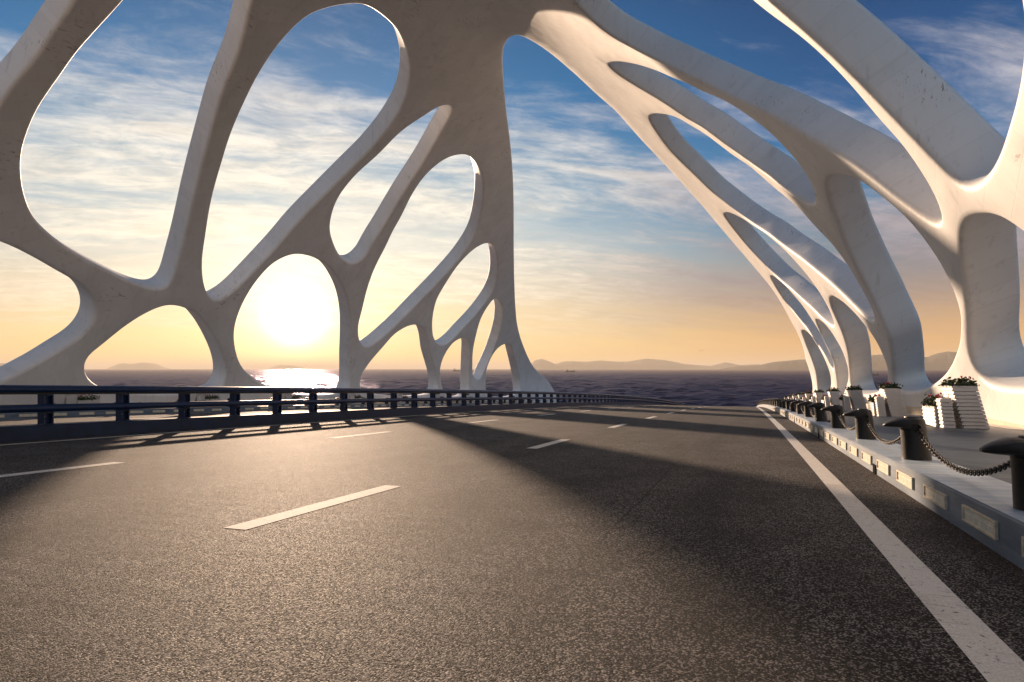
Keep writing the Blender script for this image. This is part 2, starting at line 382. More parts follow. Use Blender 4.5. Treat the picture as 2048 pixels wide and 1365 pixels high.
strip('edging_left', [(TSL+.16, .341), (TSL+.62, .341)], S0, S1, 2, zr, M_STRIP)
strip('deck_slab', [(TSL-3.2, .33), (TSL-3.2, -1.1), (TSL+2, -2.2), (TM, -2.2), (TSR-2, -2.2), (TSR+3.2, -1.1), (TSR+3.2, .33)], S0, S1, 4, zr, M_SLAB)
# markings
strip('edge_line_right', [(1.04, 0), (1.285, 0)], S0, S1, 2, zr, M_PAINT, .004)
strip('edge_line_left', [(-15.06, 0), (-14.88, 0)], S0, S1, 2, zr, M_PAINT, .004)
strip('opposite_edge_line', [(TKL+.62, 0), (TKL+.95, 0)], S0, S1, 2, zr, M_PAINT, .004)
def dashes(name, t, first):
    vs = []; fs = []
    for k in range(-4, 18):
        a = first+9.15*k; n = len(vs); pts = np.linspace(a, a+2.98, 4)
        for s in pts: vs += [(t-.125, s, float(zr(s, t))+.004), (t+.125, s, float(zr(s, t))+.004)]
        for i in range(3): fs.append((n+2*i, n+2*i+1, n+2*i+3, n+2*i+2))
    o = link(name, mesh(name, vs, fs), M_PAINT); o['kind'] = 'structure'
dashes('lane_dashes', -4.45, 5.1); dashes('lane_dashes', -9.98, 5.75)
dashes('opposite_lane_dashes', -21.5, 5.1); dashes('opposite_lane_dashes', -27.1, 5.75)

# sea: real waves out to a few kilometres, dying away into the flat horizon
def sea():
    r = [70.0]
    while r[-1] < 45000: r.append(r[-1]+max(1.1, r[-1]*.0036) if r[-1] < 3000 else r[-1]*1.12)
    r = np.array(r); a = np.linspace(-1.15, 1.0, 900)-0.0; A, Rr = np.meshgrid(a, r)
    x = Rr*np.sin(A-YAW); y = Rr*np.cos(A-YAW); h = np.zeros_like(x); g = np.random.default_rng(3)
    for k in range(60):
        L = 3.6*(30/3.6)**(g.random()**1.2); th = g.normal(.55, .55)-YAW; ph = g.random()*6.283; am = .0115*L**.9
        cell = np.maximum(1.1, Rr*.0036); fade = np.clip((L/cell-2)/3, 0, 1)
        p = (x*math.sin(th)+y*math.cos(th))*6.283/L+ph
        h += fade*am*(1.7*np.power((np.sin(p)+1)/2, 1.6)-.7)
    h *= .75*np.clip(1.5-Rr/5000, 0, 1)
    V3 = np.stack([x, y, -11.6+h], -1).reshape(-1, 3); n, m = x.shape
    i = (np.arange(n-1)[:, None]*m+np.arange(m-1)[None]).ravel(); q = np.stack([i, i+1, i+m+1, i+m], -1)
    me = bpy.data.meshes.new('sea'); me.vertices.add(len(V3)); me.vertices.foreach_set('co', V3.ravel())
    me.loops.add(q.size); me.loops.foreach_set('vertex_index', q.ravel()); me.polygons.add(len(q))
    me.polygons.foreach_set('loop_start', np.arange(len(q))*4); me.polygons.foreach_set('use_smooth', np.ones(len(q), bool)); me.update(); me.validate()
    o = link('sea', me, M_SEA); o['kind'] = 'structure'
    vs = [(-40000, -3000, -13.2), (40000, -3000, -13.2), (40000, 45000, -13.2), (-40000, 45000, -13.2)]
    o = link('sea', mesh('sea', vs, [(0, 1, 2, 3)]), M_SEA); o['kind'] = 'structure'
sea()

# ------------------------------------------------------------------ the arch
# The arch is a thick vault over the bridge: cross-section a super-ellipse, the same all along; openings are cut in its surface.
PEX = 1.42; AH = 24.2+ZC; AZB = -2.5+ZC; HW = 23.3
tt = HW*np.sin(np.linspace(-np.pi/2, np.pi/2, 1600))
zz_ = AZB+(AH-AZB)*np.power(np.maximum(0, 1-np.abs(tt/HW)**PEX), 1/PEX)
tt = np.concatenate(([-HW], tt, [HW])); zz_ = np.concatenate(([-16.0], zz_, [-16.0]))
aa = np.concatenate(([0], np.cumsum(np.hypot(np.diff(tt), np.diff(zz_))))); aa -= aa[-1]/2   # a<0 is the left side
au = np.linspace(aa[0], aa[-1], 4000)
tu = np.interp(au, aa, tt); zu = np.interp(au, aa, zz_)
ker = np.ones(41)/41
def smooth1(x):
    y = np.convolve(np.pad(x, 20, mode='edge'), ker, 'valid'); return y
nt_ = smooth1(np.gradient(tu)); nz_ = smooth1(np.gradient(zu)); ln_ = np.hypot(nt_, nz_)
nt_, nz_ = -nz_/ln_, nt_/ln_     # outward (away from the road)
def surf(s, a, d=0.0):
    t = np.interp(a, au, tu); z = np.interp(a, au, zu); n1 = np.interp(a, au, nt_); n2 = np.interp(a, au, nz_)
    return np.stack([TM+t+n1*d, np.asarray(s, float)+0*t, z+n2*d], -1)
DD = np.linspace(3, 240, 12000)
def on_arch(pts):
    out = []
    for px, py in pts:
        x = (px-1024)/FP; z = (738-py)/FP
        Xc = x*DD; s = CA*DD+SA*Xc; t = CA*Xc-SA*DD-TM; Z = z*DD+ZC
        v = np.power(np.abs(t)/HW, PEX)+np.power(np.maximum(Z-AZB, 0)/(AH-AZB), PEX)-1
        i = int(np.argmax((v[:-1] < 0) & (v[1:] >= 0))); k = v[i]/(v[i]-v[i+1])
        s1 = s[i]+k*(s[i+1]-s[i]); t1 = t[i]+k*(t[i+1]-t[i]); z1 = Z[i]+k*(Z[i+1]-Z[i])
        # arc length from the nearest profile point
        j = int(np.argmin((tu-t1)**2+(zu-z1)**2)); out.append((s1, au[j]))
    return out
def crom(P, n=10, closed=True):
    P = np.asarray(P, float); N_ = len(P); out = []
    rngi = range(N_) if closed else range(N_-1)
    for i in rngi:
        if closed: p0, p1, p2, p3 = P[(i-1) % N_], P[i], P[(i+1) % N_], P[(i+2) % N_]
        else: p0, p1, p2, p3 = P[max(i-1, 0)], P[i], P[i+1], P[min(i+2, N_-1)]
        d1, d2, d3 = [max(np.hypot(*(b-a)), 1e-6)**.5 for a, b in ((p0, p1), (p1, p2), (p2, p3))]
        for q in np.arange(n)/n:
            # centripetal tangents
            m1 = (p1-p0)/d1-(p2-p0)/(d1+d2)+(p2-p1)/d2 if np.any(p0 != p1) else (p2-p1)/d2
            m2 = (p2-p1)/d2-(p3-p1)/(d2+d3)+(p3-p2)/d3 if np.any(p3 != p2) else (p2-p1)/d2
            m1 = m1*d2; m2 = m2*d2
            out.append((2*q**3-3*q*q+1)*p1+(q**3-2*q*q+q)*m1+(-2*q**3+3*q*q)*p2+(q**3-q*q)*m2)
    return np.array(out)
def resample(P, step, closed=True):
    Q = np.vstack([P, P[:1]]) if closed else P
    d = np.concatenate(([0], np.cumsum(np.hypot(*np.diff(Q, axis=0).T)))); n = max(8, int(d[-1]/step))
    u = np.linspace(0, d[-1], n+1); u = u[:-1] if closed else u
    return np.stack([np.interp(u, d, Q[:, 0]), np.interp(u, d, Q[:, 1])], -1)
def lsmooth(P, k=2, closed=True):
    P = P.copy()
    for _ in range(k):
        if closed: P = .25*np.roll(P, 1, 0)+.5*P+.25*np.roll(P, -1, 0)
        else: P[1:-1] = .25*P[:-2]+.5*P[1:-1]+.25*P[2:]
    return P
HOLES = {
'A': [(369,479),(357,523),(349,552),(340,571),(322,579),(299,576),(264,564),(234,550),(176,520),(117,482),(73,440),(55,403),(46,359),(46,311),(59,264),(81,216),(121,158),(158,106),(190,70),(253,0),(320,-80),(400,-150),(480,-175),(530,-130),(525,-60),(503,0),(478,100),(445,183),(418,278),(395,366)],
'B': [(714,10),(700,11),(659,18),(619,33),(571,77),(524,143),(495,198),(465,267),(445,330),(425,403),(414,469),(407,523),(410,567),(419,591),(431,602),(445,598),(469,582),(513,538),(557,491),(600,441),(655,385),(699,341),(747,293),(787,242),(812,194),(820,147),(816,110),(798,66),(765,33),(735,14)],
'C': [(900,212),(878,216),(849,234),(805,264),(758,311),(710,355),(677,399),(664,436),(662,462),(670,491),(679,509),(689,520),(702,527),(717,525),(732,512),(749,482),(768,452),(805,390),(849,322),(878,271),(900,232),(905,219)],
'D': [(922,311),(893,319),(856,348),(827,388),(805,432),(787,464),(773,494),(752,535),(737,576),(726,620),(718,655),(720,679),(726,690),(735,694),(749,687),(784,658),(843,599),(896,544),(928,506),(951,468),(961,432),(966,388),(964,355),(952,326),(937,313)],
'E': [(973,488),(951,498),(919,529),(893,567),(875,599),(868,626),(866,655),(869,676),(878,688),(887,690),(899,684),(925,658),(960,620),(984,585),(994,555),(995,526),(991,503),(984,491)],
'F': [(989,599),(976,614),(963,637),(954,667),(947,702),(946,728),(947,749),(953,758),(960,758),(969,740),(984,708),(998,667),(1004,637),(1004,617),(998,604)],
'G': [(185,765),(173,749),(171,731),(176,717),(205,693),(252,655),(293,629),(322,616),(346,612),(366,616),(390,626),(410,646),(431,679),(445,708),(453,734),(454,755),(445,772),(420,782),(380,787),(340,789),(300,788),(250,785),(210,778)],
'H': [(527,768),(504,752),(486,734),(475,708),(470,670),(475,640),(492,599),(519,558),(551,526),(586,511),(617,513),(641,523),(664,541),(682,567),(694,596),(701,632),(702,673),(701,714),(701,760),(697,778),(680,787),(650,790),(610,790),(575,785),(548,777)],
'I': [(723,755),(737,731),(764,699),(790,670),(814,655),(831,651),(846,655),(855,673),(860,705),(869,734),(876,760),(876,778),(866,787),(840,791),(800,792),(760,789),(730,782),(721,772)],
'J': [(882,755),(882,734),(890,711),(907,687),(928,677),(938,684),(939,714),(938,760),(938,782),(930,790),(912,793),(895,790),(886,777)],
'K': [(973,743),(984,714),(998,696),(1013,689),(1022,693),(1027,708),(1036,743),(1041,770),(1040,786),(1028,792),(1005,794),(983,791),(973,780),(972,765)],
'Y': [(147,0),(106,62),(66,121),(22,172),(0,205),(-40,250),(-120,285),(-260,250),(-380,100),(-380,-100),(-220,-230),(0,-260),(130,-200),(180,-80)],
'Z': [(0,485),(59,511),(117,544),(152,564),(176,582),(189,605),(192,626),(185,649),(164,673),(132,693),(88,720),(44,743),(0,763),(-60,778),(-180,782),(-330,780),(-420,740),(-430,660),(-360,560),(-240,470),(-120,450)],
'RA': [(1146,0),(1171,29),(1208,62),(1235,80),(1259,93),(1288,109),(1332,131),(1376,153),(1420,174),(1464,196),(1500,212),(1549,236),(1580,255),(1613,273),(1642,291),(1672,308),(1701,327),(1730,348),(1760,371),(1782,389),(1804,406),(1842,433),(1860,445),(1873,450),(1880,445),(1880,433),(1874,412),(1864,388),(1835,341),(1805,297),(1758,245),(1703,179),(1648,121),(1593,73),(1538,33),(1498,0),(1440,-45),(1370,-80),(1290,-100),(1210,-95),(1150,-70),(1132,-32)],
'RB': [(1216,130),(1223,127),(1237,126),(1259,129),(1288,136),(1317,146),(1346,159),(1376,171),(1405,186),(1440,201),(1463,213),(1492,232),(1522,254),(1551,279),(1580,310),(1599,332),(1611,350),(1620,368),(1626,384),(1628,398),(1625,408),(1618,408),(1606,403),(1591,395),(1569,379),(1544,358),(1500,326),(1456,294),(1412,261),(1376,239),(1332,209),(1288,182),(1244,155),(1226,141)],
'RC': [(1299,234),(1306,230),(1318,230),(1339,233),(1361,241),(1382,254),(1412,272),(1441,294),(1470,316),(1500,336),(1529,361),(1555,384),(1581,405),(1610,433),(1632,458),(1662,489),(1684,517),(1703,546),(1717,571),(1731,595),(1742,617),(1746,632),(1745,641),(1738,641),(1729,634),(1713,618),(1684,589),(1655,562),(1625,537),(1603,519),(1566,492),(1537,469),(1508,450),(1479,429),(1449,405),(1420,381),(1397,358),(1368,330),(1339,300),(1317,270),(1303,248)],
'RD': [(1652,368),(1661,355),(1672,353),(1686,354),(1701,358),(1723,368),(1745,384),(1774,407),(1796,426),(1812,441),(1830,461),(1852,490),(1874,522),(1889,549),(1901,575),(1911,602),(1917,625),(1917,650),(1915,680),(1908,705),(1898,729),(1886,747),(1872,761),(1854,773),(1838,780),(1816,783),(1798,780),(1787,768),(1785,732),(1782,710),(1779,688),(1774,666),(1763,641),(1747,607),(1735,581),(1716,544),(1699,508),(1681,468),(1669,435),(1661,415),(1655,392)],
'RE': [(1930,440),(1956,432),(1989,436),(2018,450),(2050,475),(2110,520),(2170,590),(2210,670),(2210,730),(2170,765),(2100,777),(2039,776),(2011,775),(1989,771),(1968,763),(1952,747),(1941,725),(1936,702),(1935,673),(1935,640),(1931,600),(1924,540),(1920,500),(1921,461)],
'RF': [(1538,0),(1593,48),(1666,114),(1740,187),(1813,264),(1868,322),(1897,352),(1915,370),(1930,374),(1952,366),(1974,341),(1992,304),(2011,245),(2029,172),(2036,110),(2038,37),(2033,0),(2015,-80),(1960,-180),(1850,-270),(1700,-320),(1560,-300),(1460,-230),(1430,-150),(1460,-75)],
'RG': [(1448,430),(1454,427),(1464,429),(1486,440),(1508,455),(1530,469),(1552,487),(1574,507),(1596,531),(1618,557),(1634,579),(1646,598),(1656,616),(1664,637),(1667,649),(1663,652),(1656,648),(1643,637),(1625,619),(1602,598),(1579,577),(1561,562),(1543,545),(1522,523),(1493,491),(1471,464),(1456,444)],
'RH': [(1541,554),(1545,553),(1555,560),(1573,576),(1590,595),(1608,617),(1625,643),(1640,667),(1654,693),(1663,716),(1666,731),(1664,739),(1660,733),(1654,721),(1642,701),(1630,683),(1616,662),(1604,647),(1590,629),(1573,608),(1561,591),(1549,571)],
'RI': [(1603,663),(1608,662),(1619,670),(1633,689),(1644,709),(1653,729),(1659,745),(1661,763),(1659,781),(1654,796),(1645,803),(1637,800),(1635,790),(1634,769),(1631,745),(1624,722),(1615,699),(1607,677)],
'RJ': [(1631,641),(1636,641),(1649,650),(1663,667),(1675,686),(1684,702),(1691,722),(1695,740),(1695,755),(1691,771),(1686,786),(1681,793),(1676,792),(1674,782),(1674,769),(1672,751),(1669,731),(1662,710),(1653,693),(1642,669),(1635,653)],
'RK': [(1659,598),(1664,594),(1672,598),(1688,609),(1702,622),(1717,638),(1733,658),(1747,677),(1759,698),(1767,717),(1773,734),(1774,749),(1771,764),(1765,775),(1753,783),(1738,788),(1722,789),(1709,785),(1702,775),(1700,751),(1698,728),(1695,704),(1689,681),(1681,658),(1672,638),(1663,618)],
}
RIM = [(1098,763),(1068,734),(1048,693),(1036,652),(1032,614),(1030,567),(1029,500),(1029,450),(1028,366),(1023,293),(1014,220),(1008,146),(1007,110),(1012,88),(1021,75),(1036,72),(1054,79),(1087,99),(1113,119),(1149,150),(1200,197),(1229,222),(1279,278),(1339,341),(1393,400),(1449,466),(1508,535),(1549,586),(1580,640),(1597,672),(1606,698),(1611,722)]
STEP = .28
loops = []
for k, P in HOLES.items():
    q = np.array(on_arch(crom(P, 8)))
    q = lsmooth(resample(q, STEP), 3); loops.append(q)
# the half behind the camera mirrors the far half
for q in list(loops):
    m = q.copy(); m[:, 0] = 46-m[:, 0]; ok_ = True
    for l in loops:
        if l[:, 0].min()-1 < m[:, 0].max() and m[:, 0].min() < l[:, 0].max()+1:
            if (((l[:, None, :]-m[None, ::3, :])**2).sum(-1)).min() < 1.2: ok_ = False; break
    if ok_ and m[:, 0].max() < 24: loops.append(m[::-1])
print('OPENINGS', len(loops))
rim = np.array(on_arch(crom(RIM, 8, False)))
aL, aR = au[0]+.05, au[-1]-.05
def abase(side, s):              # arc coordinate 0.7 m under the pavement
    z = float(zr(s, TSL if side < 0 else 0))-.4
    return (au[0]+(z+16)) if side < 0 else (au[-1]-(z+16))
aTL = float(np.interp(AZB, zz_[:800], aa[:800])); 
# flared feet of the far ends
footL = crom([(rim[0][0], rim[0][1]), (rim[0][0]+5, rim[0][1]-2.6), (rim[0][0]+10, abase(-1, rim[0][0]+10))], 10, False)[1:]
footL = np.vstack([footL, [(rim[0][0]+10, abase(-1, rim[0][0]+10))]])
footR = crom([(rim[-1][0], rim[-1][1]), (rim[-1][0]+.8, rim[-1][1]+2.0), (rim[-1][0]+5, abase(1, rim[-1][0]+5))], 10, False)[1:]
footR = np.vstack([footR, [(rim[-1][0]+5, abase(1, rim[-1][0]+5))]])
half = np.vstack([footL[::-1], rim, footR])                 # left far foot, apex, right far foot
half = resample(half, STEP, False); half = lsmooth(half, 3, False)
nearh = half.copy(); nearh[:, 0] = 46-nearh[:, 0]
s1r, s0r = half[-1, 0], nearh[-1, 0]; s1l, s0l = half[0, 0], nearh[0, 0]
bR = [(s, abase(1, s)) for s in np.arange(s1r-1, s0r+.5, -1.0)]
bL = [(s, abase(-1, s)) for s in np.arange(s0l+1, s1l-.5, 1.0)]
nearh[-1, 1] = abase(1, s0r); nearh[0, 1] = abase(-1, s0l)
outer = np.vstack([half, bR, nearh[::-1], bL])
def area(P): return .5*np.sum(P[:, 0]*np.roll(P[:, 1], -1)-np.roll(P[:, 0], -1)*P[:, 1])
if area(outer) < 0: outer = outer[::-1]
loops = [l if area(l) < 0 else l[::-1] for l in loops]       # holes clockwise: solid always on the left
loops = [outer]+loops
TH = 1.55; RF = .22
def offs(P, d):
    if d == 0: return P
    e = np.roll(P, -1, 0)-np.roll(P, 1, 0); e /= np.maximum(np.hypot(e[:, 0], e[:, 1]), 1e-9)[:, None]
    return P+d*np.stack([-e[:, 1], e[:, 0]], -1)
prof = [(RF*(1-math.sin(x)), RF*(1-math.cos(x))) for x in np.linspace(0, np.pi/2, 5)]
prof = prof+[(0, TH*.5)]+[(d, TH-h) for d, h in prof[::-1]]
V = []; VA = []; F = []; rings = []
for P in loops:
    r0 = []
    for (d, h) in prof:
        Q = offs(P, d); b0 = len(V); V.extend(surf(Q[:, 0], Q[:, 1], h).tolist()); VA.extend(Q.tolist()); r0.append((b0, Q))
    n = len(P)
    for (b0, _), (b1, _) in zip(r0[:-1], r0[1:]):
        for i in range(n): j = (i+1) % n; F.append((b0+i, b0+j, b1+j, b1+i))
    rings.append(r0)
# front and back skins: constrained triangulation between the inner rings plus a grid of inner points
def inside(P, x, y):
    xi, yi = P[:, 0], P[:, 1]; xj, yj = np.roll(xi, -1), np.roll(yi, -1); c = np.zeros(len(x), bool)
    for a, b, c_, d in zip(xi, yi, xj, yj):
        m = ((b > y) != (d > y)); 
        if not m.any(): continue
        with np.errstate(divide='ignore', invalid='ignore'): c ^= m & (x < (c_-a)*(y-b)/(d-b)+a)
    return c
GS = .8
gx, gy = np.meshgrid(np.arange(outer[:, 0].min(), outer[:, 0].max(), GS), np.arange(outer[:, 1].min(), outer[:, 1].max(), GS))
gx[1::2] += GS/2; gx = gx.ravel(); gy = gy.ravel()
front = [r[0] for r in rings]
ok = inside(front[0][1], gx, gy)
allp = np.vstack([q for _, q in front])
for _, q in front[1:]: ok &= ~inside(q, gx, gy)
gx, gy = gx[ok], gy[ok]
dmin = np.full(len(gx), 9e9)
for i in range(0, len(gx), 500):
    dd = (gx[i:i+500, None]-allp[None, :, 0])**2+(gy[i:i+500, None]-allp[None, :, 1])**2; dmin[i:i+500] = dd.min(1)
ok = dmin > .16; gx, gy = gx[ok], gy[ok]
pts = [Vector(p) for p in allp.tolist()]+[Vector((a, b)) for a, b in zip(gx, gy)]
edges = []; k = 0; vid = []; vidb = []
for r in rings:
    n = len(r[0][1]); edges += [(k+i, k+(i+1) % n) for i in range(n)]
    vid += [r[0][0]+i for i in range(n)]; vidb += [r[-1][0]+i for i in range(n)]; k += n
nb = len(V); V.extend(surf(gx, gy, 0).tolist()); VA.extend(np.stack([gx, gy], -1).tolist()); vid += list(range(nb, nb+len(gx)))
nb = len(V); V.extend(surf(gx, gy, TH).tolist()); VA.extend(np.stack([gx, gy], -1).tolist()); vidb += list(range(nb, nb+len(gx)))
vo, eo, fo, ov, oe, of = delaunay_2d_cdt(pts, edges, [], 0, 1e-5)
vo = np.array([tuple(v) for v in vo])
fo = [tuple(f) for f in fo]
cx = np.array([vo[list(f)].mean(0) for f in fo])
keep = inside(front[0][1], cx[:, 0], cx[:, 1])
for _, q in front[1:]: keep &= ~inside(q, cx[:, 0], cx[:, 1])
extra = {}
def gid(i, back):
    if len(ov[i]): return (vidb if back else vid)[ov[i][0]]
    if (i, back) not in extra:
        V.append(surf(vo[i, 0], vo[i, 1], TH if back else 0).tolist()); VA.append(vo[i].tolist()); extra[(i, back)] = len(V)-1
    return extra[(i, back)]
for f, kp in zip(fo, keep):
    if kp:
        F.append(tuple(gid(i, False) for i in f)); F.append(tuple(gid(i, True) for i in reversed(f)))
F = [f for f in F if len(set(f)) == len(f)]
am = mesh('vault', V, F, True)
bm = bmesh.new(); bm.from_mesh(am); bmesh.ops.recalc_face_normals(bm, faces=bm.faces); bm.to_mesh(am); bm.free()
at_ = am.attributes.new('formwork', 'FLOAT_VECTOR', 'POINT'); at_.data.foreach_set('vector', np.column_stack([np.array(VA), np.zeros(len(VA))]).astype(np.float32).ravel())
am.polygons.foreach_set('use_smooth', [True]*len(am.polygons))
print('ARCH verts', len(V), 'faces', len(F), 'extra', len(extra), 's range', half[0], half[-1])
arch = empty('bridge_arch', (TM, 23, float(zr(23))), 0, 'huge white organic arch with teardrop openings, spanning over the whole road', 'arch')
ao = link('vault', am, M_WHITE, arch); ao.matrix_parent_inverse = Matrix.Translation(arch.location).inverted()
for sg in (1, -1):
    a_, b_ = (TSR, 1) if sg > 0 else (TSL, -1)
    s_end = half[-1, 0]-1 if sg > 0 else half[0, 0]-6
    ts = [(a_-.14, .30), (a_-.14, .68), (a_-.10, .72), (a_+.02, .72)] if sg > 0 else [(a_-.02, .72), (a_+.10, .72), (a_+.14, .68), (a_+.14, .30)]
    o = strip('plinth', ts, -50, s_end, 2, zr, M_PLINTH, kind=None, parent=arch)
    o.matrix_parent_inverse = Matrix.Translation(arch.location).inverted()

# ------------------------------------------------------------------ median barrier
bar = empty('median_barrier', (TM, 0, 0), 0, 'long navy blue road barrier with two tube rails on a low concrete base', 'barrier')
def along(name, prof2, s0, s1, m, parent, closed=True, ds=2.14, smooth=True):
    ss = np.arange(s0, s1, ds); vs = []; fs = []; k = len(prof2)
    for s in ss:
        for (x, z) in prof2: vs.append((x, s, float(zr(s))+z+float(zr(0))))
    for i in range(len(ss)-1):
        for j in range(k if closed else k-1):
            a = i*k+j; b = i*k+(j+1) % k; fs.append((a, b, b+k, a+k))
    if closed: fs.append(tuple(range(k))[::-1]); fs.append(tuple((len(ss)-1)*k+j for j in range(k)))
    me = mesh(name, vs, fs, smooth)
    if smooth: me.set_sharp_from_angle(angle=R(40))
    return link(name, me, m, parent)
BS0, BS1 = -43.0, 194.0
xo = -.15                        # barrier centre offset from TM
def ell(cx, cz, rx, rz, n=14): return [(cx+rx*math.cos(2*math.pi*i/n), cz+rz*math.sin(2*math.pi*i/n)) for i in range(n)]
along('concrete_base', [(xo-.30, -.03), (xo+.30, -.03), (xo+.27, .32), (xo+.25, .34), (xo-.25, .34), (xo-.27, .32)], BS0, BS1, M_NAVYC, bar, smooth=False)
along('top_rail', ell(xo+.06, 1.18, .125, .10), BS0, BS1, M_NAVY, bar)
along('lower_rail', ell(xo+.16, .735, .095, .092), BS0, BS1, M_NAVY, bar)
along('rail_channel', [(xo-.04, 1.06), (xo+.14, 1.06), (xo+.14, 1.115), (xo-.04, 1.115)], BS0, BS1, M_IRON, bar, smooth=False)
bm = bmesh.new()
box(bm, -.11, .11, -.12, -.09, .33, 1.09); box(bm, -.11, .11, .09, .12, .33, 1.09); box(bm, -.03, .01, -.089, .089, .33, 1.09)
box(bm, -.13, .13, -.13, .13, .33, .355); box(bm, -.10, .12, -.06, .06, 1.03, 1.12)
box(bm, .02, .10, -.07, .07, .60, .80)
pm = frombm('post', bm)
bm = bmesh.new()
bmesh.ops.create_uvsphere(bm, u_segments=6, v_segments=4, radius=.016)
bm2 = frombm('bolt', bm)
p0 = 7.6; NPOST = 0
proto = None
for k in range(-2, 95):
    s = p0+2.14*k
    if s > 192: break
    o = link('post', pm, M_NAVY, bar, (xo, s, float(zr(s)))); NPOST += 1
    if k < 11:
        for dy in (-.105, .105): link('bolt', bm2, M_BOLT, o, (.11, dy, .52))
cr = ell(0, 0, .129, .104, 14)
for k in range(0, 12):           # sleeves where the tubes join
    s = 9.4+6.42*k; z = float(zr(s))
    vs = [(xo+.06+x, s+dy, z+1.18+q) for dy in (-.02, .02) for x, q in cr]
    fs = [(i, (i+1) % 14, 14+(i+1) % 14, 14+i) for i in range(14)]
    link('sleeve', mesh('sleeve', vs, fs, True), M_IRON, bar)

# ------------------------------------------------------------------ bollards and chains
def bollard_parts():
    # slightly tapering oval body leaning towards the road, flat-topped head with a beak over the kerb
    bm = bmesh.new(); n = 20; rings_ = []
    for (z, rx, ry, dx) in ((-.03, .19, .20, .03), (.02, .19, .20, .03), (.30, .172, .19, .0), (.47, .168, .185, -.02), (.55, .165, .182, -.028), (.585, .150, .165, -.03), (.595, .12, .13, -.03)):
        rings_.append([bm.verts.new((dx+rx*math.cos(2*math.pi*i/n), ry*math.sin(2*math.pi*i/n), z)) for i in range(n)])
    for a, b in zip(rings_[:-1], rings_[1:]):
        for i in range(n): bm.faces.new((a[i], a[(i+1) % n], b[(i+1) % n], b[i]))
    bm.faces.new(rings_[-1])
    body = frombm('body', bm, True)
    bm = bmesh.new(); rs = []
    for (x, zt, zb, hy) in ((.02, .602, .43, .188), (-.10, .604, .42, .192), (-.20, .592, .45, .17), (-.30, .555, .455, .125), (-.37, .52, .462, .075), (-.40, .500, .470, .035)):
        m = 12; r = []
        for i in range(m):
            q = 2*math.pi*i/m; cy, cz = math.cos(q), math.sin(q)
            ex = .62
            r.append(bm.verts.new((x, hy*math.copysign(abs(cy)**ex, cy), (zt+zb)/2+(zt-zb)/2*math.copysign(abs(cz)**ex, cz))))
        rs.append(r)
    for a, b in zip(rs[:-1], rs[1:]):
        for i in range(12): bm.faces.new((a[i], a[(i+1) % 12], b[(i+1) % 12], b[i]))
    bm.faces.new(rs[0]); bm.faces.new(rs[-1][::-1])
    head = frombm('beak', bm, True)
    bm = bmesh.new(); bmesh.ops.create_cone(bm, segments=20, radius1=.10, radius2=.095, depth=.014, cap_ends=True, matrix=Matrix.Translation((-.03, 0, .608)))
    cap = frombm('cap', bm)
    bm = bmesh.new()
    for sy in (0,):
        k = 10; R0, r0 = .045, .014; vv = []
        for i in range(k):
            A = 2*math.pi*i/k
            vv.append([bm.verts.new((.0+(R0+r0*math.cos(B))*math.cos(A), r0*math.sin(B), .47+(R0+r0*math.cos(B))*math.sin(A))) for B in np.linspace(0, 2*math.pi, 6, endpoint=False)])
        for i in range(k):
            for j in range(6): bm.faces.new((vv[i][j], vv[(i+1) % k][j], vv[(i+1) % k][(j+1) % 6], vv[i][(j+1) % 6]))
    ring = frombm('chain_ring', bm, True)
    return body, head, cap, ring
MB_, MH_, MC_, MR_ = bollard_parts()
def link_mesh():
    """one sagging chain of interlocked links between two bollards 4.38 m apart, hung at z=.47"""
    L = 4.38-.42; sag = .36; N_ = 62; vs = []; fs = []
    def P(u): return Vector((0, u*L, .45-sag*(1-(2*u-1)**2)))
    for i in range(N_):
        u = (i+.5)/N_; c = P(u); tg = (P(u+.004)-P(u-.004)).normalized()
        side = Vector((1, 0, 0)); up = tg.cross(side)
        a, b = (side, up) if i % 2 else (up, side)
        n = len(vs); K, J = 8, 4; la, lb, r = .047, .030, .0095
        for k in range(K):
            A = 2*math.pi*k/K; ctr = c+tg*(la*math.cos(A))+a*(lb*math.sin(A)); out = (tg*math.cos(A)+a*math.sin(A))
            for j in range(J):
                B = 2*math.pi*j/J+.785; vs.append(ctr+out*(r*math.cos(B))+b*(r*math.sin(B)))
        for k in range(K):
            for j in range(J): fs.append((n+k*J+j, n+((k+1) % K)*J+j, n+((k+1) % K)*J+(j+1) % J, n+k*J+(j+1) % J))
    return mesh('chain', vs, fs, True)
MCH = link_mesh()
def bollard_row(t, s_list, mir, side, zt):
    first = None; prev = None; nm = 'right' if side > 0 else 'left'
    beh = 'on the right kerb' if side > 0 else 'on the far left kerb beyond the barrier'
    for k, s in enumerate(s_list):
        z = float(zk(s, zt))
        lab = ('black iron bollard with beaked head %s, %s' % ('on the right kerb' if side > 0 else 'on the left kerb', 'nearest the camera' if k == 0 else ORD[k]+' from the near end'))
        o = empty('bollard', (t, s, z), 0 if side > 0 else math.pi, lab, 'bollard', 'chained bollards along the %s kerb' % nm)
        for n_, m_ in (('body', MB_), ('beak', MH_), ('cap', MC_)): link(n_, m_, M_IRON, o)
        for sy in (-.195, .195): link('chain_ring', MR_, M_IRON, o, (0, sy, 0))
        if k:
            ps = s_list[k-1]; dz = float(zk(s, zt)-zk(ps, zt)); d = s-ps
            c = link('chain', MCH, M_CHAIN, None, (t, ps+.2, float(zk(ps, zt))))
            c.rotation_euler = (math.atan2(dz, d), 0, 0); c.scale = (1, (d-.4)/3.96, 1)
            tag(c, 'steel chain sagging between the %s and %s bollards of the %s kerb' % (ORD[k-1], ORD[k], nm), 'chain', 'chains between the bollards of the %s kerb' % nm)
bollard_row(2.27, [6.75+4.38*k for k in range(34)], False, 1, 0)
